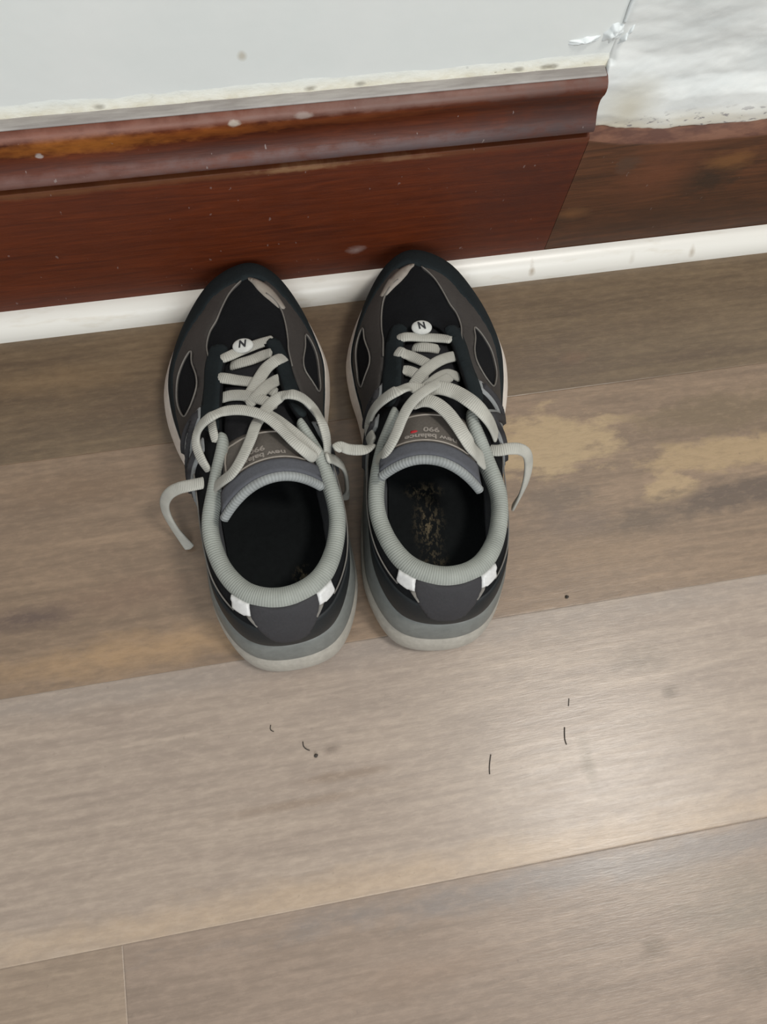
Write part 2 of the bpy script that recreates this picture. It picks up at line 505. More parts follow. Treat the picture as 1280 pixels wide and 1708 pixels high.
LACES_R = [
    ('row', 5.6, [[0.0216, 0.2066, 0.0735, 0.36, 0.24, 0.9], [0.0161, 0.2066, 0.0783, 0.18, 0.32, 0.93], [0.0041, 0.207, 0.0755, 0.05, 0.27, 0.96], [-0.0095, 0.2071, 0.0742, -0.18, 0.26, 0.95], [-0.0174, 0.204, 0.0768, -0.23, 0.3, 0.93]]),
    ('row', 6, [[0.0105, 0.2009, 0.0724, 0.19, 0.26, 0.95], [0.0059, 0.1994, 0.0758, 0.08, 0.27, 0.96], [-0.0015, 0.1984, 0.0765, -0.03, 0.27, 0.96], [-0.0084, 0.1979, 0.0746, -0.14, 0.26, 0.96]]),
    ('row', 6, [[0.0229, 0.1953, 0.0779, 0.44, 0.23, 0.87], [0.0193, 0.1919, 0.0824, 0.41, 0.25, 0.88], [0.0129, 0.1911, 0.0785, 0.2, 0.26, 0.94], [0.0054, 0.1853, 0.0823, 0.06, 0.27, 0.96], [-0.0021, 0.1803, 0.082, -0.03, 0.27, 0.96]]),
    ('row', 6, [[-0.0229, 0.1896, 0.0799, -0.38, 0.23, 0.9], [-0.0174, 0.1918, 0.0762, -0.32, 0.23, 0.92], [-0.0066, 0.1847, 0.0847, -0.15, 0.26, 0.96], [0.0025, 0.1772, 0.088, 0.01, 0.27, 0.96], [0.0092, 0.1697, 0.0899, 0.1, 0.28, 0.96], [0.0147, 0.1622, 0.0887, 0.22, 0.28, 0.94]]),
    ('row', 6, [[0.0228, 0.1768, 0.0845, 0.53, 0.22, 0.82], [0.0168, 0.1789, 0.082, 0.28, 0.27, 0.92], [0.0103, 0.1731, 0.0869, 0.13, 0.28, 0.95], [0.0033, 0.1687, 0.0866, 0.01, 0.27, 0.96]]),
    ('row', 6, [[-0.0196, 0.1735, 0.0796, -0.37, 0.24, 0.9], [-0.012, 0.1748, 0.0844, -0.26, 0.23, 0.94], [-0.0047, 0.169, 0.0908, -0.13, 0.26, 0.96], [0.0033, 0.1609, 0.0959, -0.01, 0.27, 0.96], [0.0108, 0.1547, 0.0967, 0.11, 0.28, 0.95]]),
    ('left loop', 7.5, [[0.0061, 0.1558, 0.0968, 0.04, 0.28, 0.96], [0.0109, 0.1566, 0.0989, 0.11, 0.28, 0.95], [0.0179, 0.1578, 0.0986, 0.25, 0.28, 0.93], [0.0262, 0.1516, 0.1072, 0.54, 0.3, 0.78], [0.0328, 0.1505, 0.1004, 0.64, 0.26, 0.72], [0.0388, 0.1499, 0.0892, 0.75, 0.16, 0.64], [0.0424, 0.148, 0.0784, 0.85, 0.07, 0.51], [0.0439, 0.1443, 0.0712, 0.92, -0.01, 0.4], [0.0435, 0.1366, 0.0728, 0.92, 0.05, 0.39], [0.0419, 0.1262, 0.0813, 0.85, 0.14, 0.51]]),
    ('strand', 6, [[-0.0118, 0.1697, 0.0892, -0.27, 0.23, 0.93], [-0.0027, 0.1608, 0.0985, -0.11, 0.26, 0.96], [0.007, 0.1533, 0.1036, 0.04, 0.28, 0.96], [0.0142, 0.147, 0.1067, 0.16, 0.28, 0.95], [0.0206, 0.1391, 0.108, 0.29, 0.29, 0.91], [0.0248, 0.131, 0.1081, 0.35, 0.31, 0.88], [0.0283, 0.1222, 0.1078, 0.44, 0.32, 0.84], [0.0323, 0.115, 0.1062, 0.52, 0.27, 0.81], [0.036, 0.1108, 0.1019, 0.57, 0.21, 0.79], [0.0411, 0.1123, 0.0826, 0.31, -0.04, 0.95]]),
    ('ribbon', 9.5, [[0.0077, 0.1564, 0.0975, 0.07, 0.28, 0.96], [-0.0019, 0.157, 0.1001, -0.11, 0.26, 0.96], [-0.0122, 0.1535, 0.0998, -0.33, 0.22, 0.92], [-0.0202, 0.1439, 0.1061, 0.63, 0.13, 0.77], [-0.028, 0.1379, 0.1026, -0.58, 0.1, 0.81], [-0.0351, 0.1332, 0.0938, -0.66, 0.01, 0.75], [-0.0406, 0.1282, 0.0812, -0.7, -0.01, 0.71]]),
    ('ribbon', 8.5, [[0.0165, 0.1449, 0.1006, 0.2, 0.3, 0.93], [0.0099, 0.1458, 0.1045, 0.08, 0.29, 0.95], [0.003, 0.1434, 0.1067, -0.05, 0.27, 0.96], [-0.0038, 0.1361, 0.1088, -0.18, 0.26, 0.95], [-0.0094, 0.1264, 0.1098, -0.35, 0.23, 0.91], [-0.0137, 0.1184, 0.1094, -0.47, 0.19, 0.86], [-0.018, 0.1126, 0.1056, -0.53, 0.15, 0.84], [-0.0246, 0.112, 0.0913, 0.48, -0.43, 0.77], [-0.0318, 0.1089, 0.0826, -0.31, 0.04, 0.95]]),
    ('free end', 6.5, [[-0.0343, 0.1189, 0.0826, 0.0, 0.0, 1.0], [-0.0399, 0.1171, 0.0856, 0.0, 0.0, 1.0], [-0.0459, 0.1178, 0.0876, 0.0, 0.0, 1.0], [-0.0546, 0.1188, 0.0846, 0.0, 0.0, 1.0], [-0.0611, 0.1176, 0.0786, -0.64, -0.29, 0.72], [-0.0647, 0.1143, 0.0656, -0.6, -0.74, 0.3], [-0.0663, 0.1091, 0.0496, -0.5, -0.84, 0.2], [-0.0656, 0.1041, 0.0356, -0.7, -0.64, 0.31], [-0.0632, 0.0997, 0.0126, -0.93, -0.19, 0.3]]),
    ('free end2', 6, [[0.0414, 0.124, 0.0845, 0.83, 0.14, 0.54], [0.0468, 0.1196, 0.0876, 0.0, 0.0, 1.0], [0.0522, 0.119, 0.0886, 0.0, 0.0, 1.0], [0.0583, 0.1203, 0.0866, 0.0, 0.0, 1.0], [0.0637, 0.1214, 0.0916, 0.0, 0.0, 1.0], [0.0669, 0.1178, 0.0936, 0.0, 0.0, 1.0]]),
]


def letters(txt, size):
    """flat lettering as a mesh in its own xy plane, centred."""
    cu = bpy.data.curves.new('lettering', 'FONT')
    cu.body = txt
    cu.size = size
    cu.align_x = 'CENTER'
    cu.align_y = 'CENTER'
    cu.offset = size * .035
    cu.resolution_u = 3
    ob = bpy.data.objects.new('lettering', cu)
    COL.objects.link(ob)
    me = bpy.data.meshes.new_from_object(ob.evaluated_get(bpy.context.evaluated_depsgraph_get()))
    V = [tuple(v.co) for v in me.vertices]
    F = [tuple(p.vertices) for p in me.polygons]
    bpy.data.objects.remove(ob)
    bpy.data.curves.remove(cu)
    bpy.data.meshes.remove(me)
    return V, F


def build_shoe(name, label, loc, ang, right):
    root = bpy.data.objects.new(name, None)
    COL.objects.link(root)
    root.empty_display_size = 0.05
    root.location = loc
    root.rotation_euler = (0, 0, ang)
    root['label'] = label
    root['category'] = 'shoe'
    root['group'] = 'pair of running shoes'
    kw = dict(flip=right, warp=0.0 if right else 0.0065)      # the left toe curves inward a little more

    # ---- upper shell (outer face, inner face, rim)
    ns, nv = 242, 26
    s = np.linspace(0, NK, ns, endpoint=False)
    vv = np.linspace(-0.02, 1, nv)
    ss, vg = np.repeat(s, nv), np.tile(vv, ns)
    So = surf(ss, vg)
    Si = So - surf_n(ss, vg) * 0.0022
    F = grid_faces(ns, nv, True, rev=True) + grid_faces(ns, nv, True, off=ns * nv)
    for i in range(ns):
        j = (i + 1) % ns
        a, b = i * nv + nv - 1, j * nv + nv - 1
        F.append((a, a + ns * nv, b + ns * nv, b))
    link_mesh('upper', np.vstack([So, Si]), F, M['mesh_black'], root, **kw)

    # ---- sole layers
    def ring(sv, f):
        """point between the flared sole outline (f=0) and the featherline (f=1)."""
        B = spline(KB, sv, True)
        O = spline(SOLE, sv, True)
        nrm = surf_n(sv, np.zeros_like(sv))
        nrm[:, 2] = 0
        nrm /= np.linalg.norm(nrm, axis=1)[:, None]
        Bx = B[:, :2] + nrm[:, :2] * 0.0022
        zt = B[:, 2] + 0.003
        z0 = 0.005 + lift(O[:, 1])
        bul = 0.0022 * math.sin(math.pi * f)
        xy = O * (1 - f) + Bx * f + nrm[:, :2] * bul
        return np.c_[xy, z0 * (1 - f) + zt * f]

    def band(nm, fs, mat, s0=0.0, s1=float(NK), extra=0.0, closed=True):
        m = 200 if closed else max(30, int(200 * (s1 - s0) / NK))
        sv = np.linspace(s0, s1, m, endpoint=not closed)
        rows = []
        nrm = surf_n(sv, np.zeros_like(sv))
        nrm[:, 2] = 0
        nrm /= np.linalg.norm(nrm, axis=1)[:, None]
        for j, f in enumerate(fs):
            r = ring(sv, f)
            e = extra * math.sin(math.pi * min(1, max(0, j / (len(fs) - 1)))) ** .5
            if not closed:                 # the layer thins out towards its ends
                e = e * np.clip(np.minimum(sv - s0, s1 - sv) / 1.6, 0, 1) ** .7 + .0005
                r[:, :2] += nrm[:, :2] * e[:, None]
            rows.append(r)
        inn = ring(sv, fs[-1]); inn[:, :2] -= nrm[:, :2] * 0.006
        bot = ring(sv, fs[0]); bot[:, :2] -= nrm[:, :2] * 0.006
        rows = [bot] + rows + [inn]
        nr = len(rows)
        V = np.stack(rows, 1).reshape(-1, 3)
        return link_mesh(nm, V, grid_faces(m, nr, closed, rev=True), mat, root, **kw, sharp=50)

    band('midsole', [0, .15, .3, .45, .6, .75, .9, 1.0], M['mid_white'])
    band('heel_midsole', [0.02, .12, .24, .36, .48, .56], M['mid_heel'], 17.6, 26.4, 0.0022, False)
    band('heel_cushion', [.56, .66, .78, .9, 1.0, 1.05], M['mid_grey'], 16.9, 27.1, 0.0020, False)
    # outsole: thin rubber slab under the outline
    m = 160
    sv = np.linspace(0, NK, m, endpoint=False)
    O = spline(SOLE, sv, True)
    nrm = surf_n(sv, np.zeros_like(sv))[:, :2]
    nrm /= np.linalg.norm(nrm, axis=1)[:, None]
    On = O - nrm * 0.001
    zb = lift(O[:, 1])
    # ribs across the sole, left to right strips fanned between paired outline points
    top = np.c_[O, zb + 0.0055]
    low = np.c_[On, zb]
    cen = np.array([[0, y, 0] for y in O[:, 1]])
    ctop = np.c_[O * np.array([0.0, 1.0]), zb + 0.0055]
    clow = np.c_[On * np.array([0.0, 1.0]), zb]
    V = np.stack([ctop, top, low, clow], 1).reshape(-1, 3)
    link_mesh('outsole', V, grid_faces(m, 4, True), M['rubber'], root, **kw, sharp=40)

    # ---- insole
    ys = np.linspace(.022, .275, 40)
    Bd = spline(KB, np.linspace(0, NK, 600), True)
    V = []
    for y in ys:
        l = Bd[:300]; r = Bd[300:]
        mg = np.interp(y, [.02, .05, .11, .15], [.003, .0105, .0105, .004])
        xl = np.interp(y, l[:275, 1], l[:275, 0]) + mg
        xr = np.interp(y, r[25:, 1][::-1], r[25:, 0][::-1]) - mg
        z = np.interp(y, [0, .1, .2, .28], [.047, .044, .036, .037])
        for k in range(15):
            f = k / 14
            V.append((xl + (xr - xl) * f, y, z + .006 * (2 * f - 1) ** 4))
    link_mesh('insole', V, grid_faces(40, 15, rev=True), M['insole_r' if right else 'insole_l'], root, **kw)

    # ---- padded collar: a roll on the topline that runs down inside as lining
    S0, S1 = 16.75, 22 + 5.25
    m = 200
    sv = np.linspace(S0, S1, m)
    T = spline(KT, sv, True)
    Bq = spline(KB, sv, True)
    tan = np.gradient(T, axis=0)
    inw = np.c_[tan[:, 1], -tan[:, 0]]
    inw /= np.linalg.norm(inw, axis=1)[:, None]
    endf = np.clip(np.minimum(sv - S0, S1 - sv) / 0.9, 0, 1) ** .5
    prof = [(-.0012, -.006), (-.0018, -.002), (-.001, .0018), (.0015, .0043), (.0048, .0052), (.0082, .0042), (.0106, .0012),
            (.0112, -.0035), (.0100, -.009), (.0065, -.018)]
    rows, uvr = [], []
    d = np.r_[0, np.cumsum(np.linalg.norm(np.diff(T, axis=0), axis=1))]
    for j, (a, z) in enumerate(prof):
        g = (0.35 + 0.65 * endf)
        side = np.interp(T[:, 1], [.035, .06, .10], [1.0, .86, .80])
        rows.append(np.c_[T[:, :2] + inw * (a * g * side)[:, None], T[:, 2] + z * g])
        uvr.append(np.c_[d, np.full(m, j * .003)])
    V = np.stack(rows, 1).reshape(-1, 3)
    UV = np.stack(uvr, 1).reshape(-1, 2)
    link_mesh('collar', V, grid_faces(m, len(prof), rev=False), M['collar'], root, uv=UV, **kw)
    rows = [rows[-1] + np.c_[inw * .0006, np.zeros(m)]]
    Bi = np.c_[Bq[:, :2] + inw * np.interp(Bq[:, 1], [.02, .05, .11, .15], [.0040, .0125, .0125, .0060])[:, None], Bq[:, 2] + .004]
    for f in (.15, .35, .6, .8, 1.0):
        r = rows[0] * (1 - f) + Bi * f
        r[:, :2] -= inw * (0.002 * math.sin(math.pi * f))
        rows.append(r)
    rows.insert(0, np.c_[T[:, :2] + inw * .0080, T[:, 2] - .0075])
    V = np.stack(rows, 1).reshape(-1, 3)
    link_mesh('heel_lining', V, grid_faces(m, len(rows)), M['lining_dark'], root, **kw)

    # ---- tongue
    SKEW[0] = 0.004 if right else 0.0
    nu, nt = 25, 44
    uu, tt = np.linspace(-1, 1, nu), np.linspace(0, 1, nt)
    ug, tg = np.repeat(uu, nt), np.tile(tt, nu)
    A, N = tong(ug, tg), tong_n(ug, tg)
    th = 0.002 + 0.004 * np.clip((tg - .35) / .3, 0, 1)
    th *= np.clip((1 - np.abs(ug)) / .12, 0.25, 1) ** .5 * np.clip((1 - tg) / .05, .3, 1) ** .5
    Bk = A - N * th[:, None]
    V = np.vstack([A, Bk])
    F = grid_faces(nu, nt, rev=True) + grid_faces(nu, nt, off=nu * nt)
    o = nu * nt
    for i in range(nu - 1):
        for e in (0, nt - 1):
            a, b = i * nt + e, (i + 1) * nt + e
            F.append((a, b, b + o, a + o) if e == 0 else (b, a, a + o, b + o))
    for k in range(nt - 1):
        for e in (0, nu - 1):
            a, b = e * nt + k, e * nt + k + 1
            F.append((b, a, a + o, b + o) if e == 0 else (a, b, b + o, a + o))
    link_mesh('tongue', V, F, M['tongue_mesh'], root, **kw)

    tsc = (0.03, 0.135)
    def tpiece(nm, poly, mat, h, curve=False):
        V, F = chart_piece(poly, 0.0025, tong, tong_n, tsc, h, .001, curve)
        return link_mesh(nm, V, F, mat, root, **kw)
    def strip(t0, t1, w=.985, n=12):
        us = np.linspace(-w, w, n)
        return [(u, t0) for u in us] + [(u, t1) for u in us[::-1]]
    tpiece('tongue_label', strip(.60, .845, .93), M['tongue'], .0012)
    tpiece('tongue_padding', strip(.842, .965), M['tongue_pad'], .0022)
    us = np.linspace(-1, 1, 30)
    bind = tong(us, np.full(30, .985)) - tong_n(us, np.full(30, .985)) * .0012
    V, F, uv = sweep(bind, .0055, .0055, tong_n(us, np.full(30, .985)), 10)
    link_mesh('tongue_binding', V, F, M['binding'], root, uv=uv, **kw)
    # ---- cut pieces stitched on the upper
    tw = -0.04 if right else 0.04
    def lean(poly):
        return [(a, b + tw * np.clip((a - 11) / 3, -1, 1) * max(0.0, 1 - (2 * b - 1) ** 2) * (1 if 5 < a < 17 else 0)) for a, b in poly]
    def piece(nm, poly, mat, h, curve=True, holes=(), step=.0026):
        V, F = chart_piece(lean(poly), step, h=h, curve=curve, holes=[lean(q) for q in holes])
        return link_mesh(nm, V, F, mat, root, **kw)
    def seam(nm, pts, mat, h, r=0.0007, closed=False, m=None):
        pts = lean(pts)
        if closed:
            q = spline(np.array(pts), np.linspace(0, len(pts), len(pts) * 6), True)
        else:
            q = spline(np.array(pts), np.linspace(0, len(pts) - 1, len(pts) * 6))
        P = surf(q[:, 0], q[:, 1]) + surf_n(q[:, 0], q[:, 1]) * h
        V, F, uv = tube(P, r)
        return link_mesh(nm, V, F, mat, root, uv=uv, **kw)

    wl = [(8.26, .67), (7.9, .72), (7.4, .78), (6.9, .78), (6.4, .70), (6.15, .58), (6.35, .49), (6.75, .44), (7.3, .48), (7.8, .57)]
    wm = [(13.72, .44), (14.0, .52), (14.45, .62), (14.85, .62), (15.2, .51), (15.42, .38), (15.2, .30), (14.7, .30), (14.2, .31), (13.85, .36)]
    inl = [(10.85, .63), (10.4, .70), (10.0, .76), (9.5, .80), (9.0, .80), (8.5, .83), (8.0, .89), (7.5, .90), (6.9, .90), (6.3, .85), (5.8, .72), (5.2, .52), (4.9, .38)]
    outl = [(5.0, .26), (5.6, .25), (6.2, .28), (7.2, .31), (8.0, .38), (8.5, .46), (9.2, .56), (9.9, .58), (10.6, .59)]
    piece('side_overlay', inl + outl, M['suede_brown'], .0012, holes=[wl])
    inm = [(12.0, .68), (12.7, .655), (13.1, .68), (13.7, .76), (14.1, .81), (14.7, .82), (15.4, .78), (16.0, .70), (16.6, .54)]
    outm = [(16.6, .25), (15.8, .17), (15.0, .11), (14.3, .11), (13.9, .20), (13.4, .33), (12.9, .42), (12.2, .50), (11.8, .56)]
    piece('side_overlay', inm + outm, M['suede_brown'], .0012, holes=[wm])
    g_up = [(5.0, .20), (5.6, .28), (6.2, .33), (6.7, .35), (7.3, .38), (8.05, .44), (8.5, .51), (9.3, .61), (9.9, .635), (10.7, .64), (11.1, .60),
            (11.6, .575), (12.1, .56), (12.6, .53), (13.1, .46), (13.6, .35), (14.0, .20), (14.5, .14), (15.2, .12), (16.0, .14), (16.8, .12)]
    g_lo = [(16.8, -.02), (15.5, -.02), (14, -.02), (12.5, -.02), (11, -.02), (9.5, -.02), (8, -.02), (6.5, -.02), (5.0, -.02)]
    piece('toe_guard', g_up + g_lo, M['suede_dark'], .0018, curve=False)
    piece('toe_flash', [(11.1, .60), (11.6, .595), (12.1, .585), (12.6, .575), (12.95, .58), (12.7, .66), (12.1, .70), (11.6, .685), (11.3, .64)], M['beige'], .0020)
    # lacing stays round the throat
    piece('eyestay', [(8.85, .975), (8.75, .91), (8.45, .86), (8.0, .865), (7.4, .86), (6.9, .86), (6.4, .84), (5.9, .82), (5.45, .86), (5.35, .985), (6.0, .995), (6.6, .995), (7.5, .995), (8.4, .995)],
          M['suede_dark'], .0020)
    piece('eyestay', [(13.15, .975), (13.25, .91), (13.55, .86), (14.0, .85), (14.6, .83), (15.1, .82), (15.6, .80), (16.1, .80), (16.55, .85), (16.65, .985), (16.0, .995), (15.4, .995), (14.5, .995), (13.6, .995)],
          M['suede_dark'], .0020)
    # side emblem: the letter N, slanted
    def enn(q0, q1, flipn, pat):
        out = []
        for p, q in pat:
            if flipn != right:             # so that every emblem reads as an N from its own side
                p = 1 - p
            a = 5.25 + 1.1 * q - 1.55 * p
            out.append((22 - a if flipn else a, q0 + (q1 - q0) * q))
        return out
    n_out = [(0, 0), (0, 1), (.26, 1), (.74, .40), (.74, 1), (1, 1), (1, 0), (.74, 0), (.26, .60), (.26, 0)]
    n_in = [(.07, .06), (.07, .94), (.235, .94), (.80, .23), (.80, .94), (.93, .94), (.93, .06), (.765, .06), (.20, .77), (.20, .06)]
    for q0, q1, fn_ in ((.36, .84, False), (.36, .80, True)):
        piece('side_emblem', enn(q0, q1, fn_, n_out), M['logo'], .0020, curve=False, step=.0018)
        piece('emblem_filling', enn(q0, q1, fn_, n_in), M['heel_tab'], .0044, curve=False, step=.0018)
    # heel
    piece('heel_counter', [(-3.6, .0), (-3.7, .25), (-3.0, .55), (-2.0, .66), (-1, .70), (0, .72), (1, .70), (2.0, .66), (3.0, .55), (3.7, .25), (3.6, .0), (1.8, -.01), (0, -.01), (-1.8, -.01)],
          M['heel_dark'], .0012)
    piece('heel_tab', [(-.84, .99), (0, .995), (.84, .99), (.80, .80), (.55, .60), (.3, .46), (0, .43), (-.3, .46), (-.55, .60), (-.80, .80)], M['heel_tab'], .0022)
    for sg in (1, -1):
        tab = piece('reflective_tab', [(sg * a, b) for a, b in [(1.38, .975), (1.12, .995), (.86, .995), (.83, .92), (.82, .85), (1.06, .835), (1.34, .83)]], M['silver'], .0029, curve=False, step=.0016)
        piece('tab_tail', [(sg * a, b) for a, b in [(.98, .85), (.82, .86), (.66, .75), (.40, .60), (.72, .74)]], M['piping'], .0028, curve=False, step=.0016)
        seam('collar_piping', [(sg * a, b) for a, b in [(1.3, .80), (2.0, .80), (2.8, .78), (3.6, .72), (4.3, .66)]], M['piping'], .0012, .0005)
    seam('overlay_piping', inl[:8], M['piping'], .0014, .00055)
    seam('overlay_piping', inm[:6], M['piping'], .0014, .00055)
    seam('overlay_piping', wl, M['piping'], .0012, .0006, True)
    seam('overlay_piping', wm, M['piping'], .0012, .0006, True)

    # ---- printing on the tongue, read from the toe end
    SKEW[0] = 0.004 if right else 0.0
    def print_on(nm, txt, u0, t0, size, mat):
        V, F = letters(txt, size)
        W = np.array(V)
        a = tong(u0 - W[:, 0] / .031 * (-1 if right else 1), t0 + W[:, 1] / .135)
        n = tong_n(u0 - W[:, 0] / .031 * (-1 if right else 1), t0 + W[:, 1] / .135)
        return link_mesh(nm, a + n * .0016, F, mat, root, smooth=False, **kw)
    print_on('tongue_print', 'new balance', 0.0 if right else -.12, .795, .0066, M['ink_pale'])
    print_on('tongue_print', '990', 0.0 if right else -.15, .740, .0070, M['ink_pale'])
    if right:
        V, F = chart_piece([(.26, .735), (.26, .765), (.44, .765), (.44, .735)], .002, tong, tong_n, tsc, .0018, .001, False)
        link_mesh('tongue_mark', V, F, M['ink_red'], root, **kw)
    bl = [(u, .625 + .02 * u * u) for u in np.linspace(-.8, .8, 14)] + [(.86, .70), (.8, .80)]
    bl = [(-.8, .80), (-.86, .70)] + bl
    q = np.array(bl + [(u, .832) for u in np.linspace(.74, -.74, 14)])
    q = spline(q, np.linspace(0, len(q), 200), True)
    V, F, uv = tube(tong(q[:, 0], q[:, 1]) + tong_n(q[:, 0], q[:, 1]) * .0015, .0006)
    link_mesh('label_stitching', V, F, M['beige'], root, uv=uv, **kw)

    # ---- laces
    for nm, w, pts in (LACES_R if right else LACES_L):
        P = np.array(pts)
        U = P[:, 3:].copy()
        for _ in range(4):
            U[1:-1] = (U[:-2] + 2 * U[1:-1] + U[2:]) / 4
        U /= np.linalg.norm(U, axis=1)[:, None]
        P[1:-1, :3] = (P[:-2, :3] + 5 * P[1:-1, :3] + P[2:, :3]) / 7
        V, F, uv = sweep(P[:, :3], w / 1000 * (1.45 if nm == 'row' else 1.26), .0028, U, 12, step=.0011, endr=.0022)
        link_mesh({'row': 'lace_crossing', 'free end': 'lace_end', 'free end2': 'lace_end'}.get(nm, 'lace_bow'), V, F, M['lace'], root, uv=uv, **kw)
    # small oval lace badge with its letter
    c = np.array((.0036, .2135, .0790) if right else (-.0030, .2128, .0785))
    n = np.array((0.0, -.12, .99)) if right else np.array((-.04, -.12, .99))
    n /= np.linalg.norm(n)
    ax = np.cross((0, 1, 0), n); ax /= np.linalg.norm(ax)
    ay = np.cross(n, ax)
    ring_ = lambda r, z: [c + ax * math.cos(a) * .0072 * r + ay * math.sin(a) * .0052 * r + n * (z - .0015) for a in np.linspace(0, 2 * math.pi, 28, endpoint=False)]
    rows = [ring_(.9, -.0012), ring_(1, -.0004), ring_(1, .0004), ring_(.88, .0011), ring_(.45, .0014), ring_(.02, .0015)]
    V = np.stack(rows, 1).reshape(-1, 3)
    badge = link_mesh('lace_badge', V, grid_faces(28, 6, True, rev=False), M['badge'], root, **kw)
    V, F = letters('N', .0068)
    W = np.array(V)
    sgn = -1 if right else 1
    link_mesh('badge_letter', c + np.outer(W[:, 0] * sgn + .0012 * W[:, 1] / .006, ax) + np.outer(W[:, 1] + .0006, ay) + n * .0004, F if not right else F, M['ink'], badge, smooth=False, **kw)
    return root


def insole_mat(name, wear):
    k = NT(name)
    s = k.xyz()
    v = k.coord()
    nf = k.noise(v, 260, 3, 0.7)
    nb = k.noise(k.coord((1, .6, 1)), 330, 4, 0.7)
    base = k.mix(nf, lin(15, 17, 18), lin(27, 30, 31))
    for cx, cy, rx, ry, amt in wear:
        b = k.blob(s[0], s[1], cx, cy, rx, ry, k.math('MULTIPLY', k.math('SUBTRACT', nb, .5), 2.2), .9)
        b = k.math('MULTIPLY', b, k.ramp(nb, [(.50, 0.0), (.64, amt)]))
        base = k.mix(b, base, lin(158, 142, 112))
    return k.done(base, .9, k.bump(nf, .4, .0008), .15)


M['insole_l'] = insole_mat('black_insole', [(.014, .056, .007, .006, .5)])
M['insole_r'] = insole_mat('worn_black_insole', [(-.004, .080, .010, .019, .65), (-.002, .052, .009, .012, .4), (-.006, .105, .012, .006, .6)])

SHOES = []
def make_shoes():
    SHOES.append(build_shoe('running_shoe', 'left black and grey running shoe with a cream sole edge, plain dark insole', (-.0197, -.3170, .0004), math.radians(.9), False))
    SHOES.append(build_shoe('running_shoe', 'right black and grey running shoe with tan wear on its insole', (.0772, -.3198, .0004), math.radians(-6.8), True))
make_shoes()

# ------------------------------------------------------------------ setting
from mathutils import noise as mnoise


def struct(o):
    o['kind'] = 'structure'
    return o


def plank_mat(name, light, dark, seed, patches=(), streak=1.0):
    """vinyl wood plank: long grain along x, cloudy tone, printed patches."""
    k = NT(name)
    s = k.xyz()
    c0 = k.coord((2.2, 17, 1), (seed * 3.1, seed * 1.7, 0))
    c1 = k.coord((7, 95, 1), (seed * 5.3, seed, 0))
    c2 = k.coord((3, 6.5, 1), (seed, seed * 2.9, 0))
    g0 = k.noise(c0, 3.0, 5, 0.6, 0.7)
    g1 = k.noise(c1, 2.2, 3, 0.65)
    g2 = k.noise(c2, 2.6, 4, 0.6, 0.5)
    mid = tuple((a + b) / 2 for a, b in zip(light, dark))
    base = k.mix(k.ramp(g0, [(.32, 0.0), (.66, 1.0)]), dark, light)
    base = k.mix(k.ramp(g2, [(.3, .55), (.7, 0.0)]), base, mid)
    base = k.mix(k.ramp(g1, [(.33, .42 * streak), (.60, 0.0)]), base, tuple(d * .72 for d in dark))
    wob = k.math('MULTIPLY', k.math('SUBTRACT', k.noise(k.coord((16, 34, 1), (seed, 0, 0)), 2.2, 5, .62), .5), 2.4)
    for cx, cy, rx, ry, col, amt, soft in patches:
        b = k.blob(s[0], s[1], cx, cy, rx, ry, wob, soft)
        base = k.mix(k.math('MULTIPLY', b, amt), base, col)
    sp = k.noise(k.coord((1, 1, 1), (seed, 4, 0)), 210, 2, .5)
    base = k.mix(k.ramp(sp, [(.70, 0.0), (.78, .25)]), base, tuple(d * .45 for d in dark))
    mt = k.noise(k.coord((55, 150, 1), (seed, seed, 0)), 1.7, 5, .68)
    base = k.mix(k.ramp(mt, [(.34, .24), (.54, 0.0)]), base, tuple(d * .78 for d in dark))
    base = k.mix(k.ramp(mt, [(.50, 0.0), (.70, .26)]), base, tuple(min(1, d * 1.25) for d in light))
    rg = k.math('MULTIPLY_ADD', k.noise(c1, 3, 3, .6), .16, .25)
    h = k.mix(.5, g1, k.noise(k.coord((40, 320, 1)), 3, 2, .6))
    return k.done(base, rg, k.bump(h, .22, .0007), .42)


def plank(name, x0, x1, y0, y1, mat, parent):
    """one plank with eased long edges."""
    e, b, t = .0007, .0008, -.006
    xs = [x0 + .00005, x0 + e, x1 - e, x1 - .00005]
    ys = [y0 + .00004, y0 + b, y1 - b, y1 - .00004]
    V, F = [], []
    for i in range(4):
        for j in range(4):
            V.append((xs[i], ys[j], -.00018 if i in (0, 3) or j in (0, 3) else 0.0))
    for i in range(3):
        for j in range(3):
            F.append((i * 4 + j, (i + 1) * 4 + j, (i + 1) * 4 + j + 1, i * 4 + j + 1))
    rimv = [0, 4, 8, 12, 13, 14, 15, 11, 7, 3, 2, 1]
    o = len(V)
    for r in rimv:
        V.append((V[r][0], V[r][1], t))
    for i in range(12):
        j = (i + 1) % 12
        F.append((rimv[j], rimv[i], o + i, o + j))
    return link_mesh(name, V, F, mat, parent, smooth=False)


def slab(name, x0, x1, y0, y1, z0, z1, mat, parent=None):
    V = [(x, y, z) for x in (x0, x1) for y in (y0, y1) for z in (z0, z1)]
    return link_mesh(name, V, [(0, 1, 3, 2), (4, 6, 7, 5), (0, 4, 5, 1), (2, 3, 7, 6), (0, 2, 6, 4), (1, 5, 7, 3)], mat, parent, smooth=False)


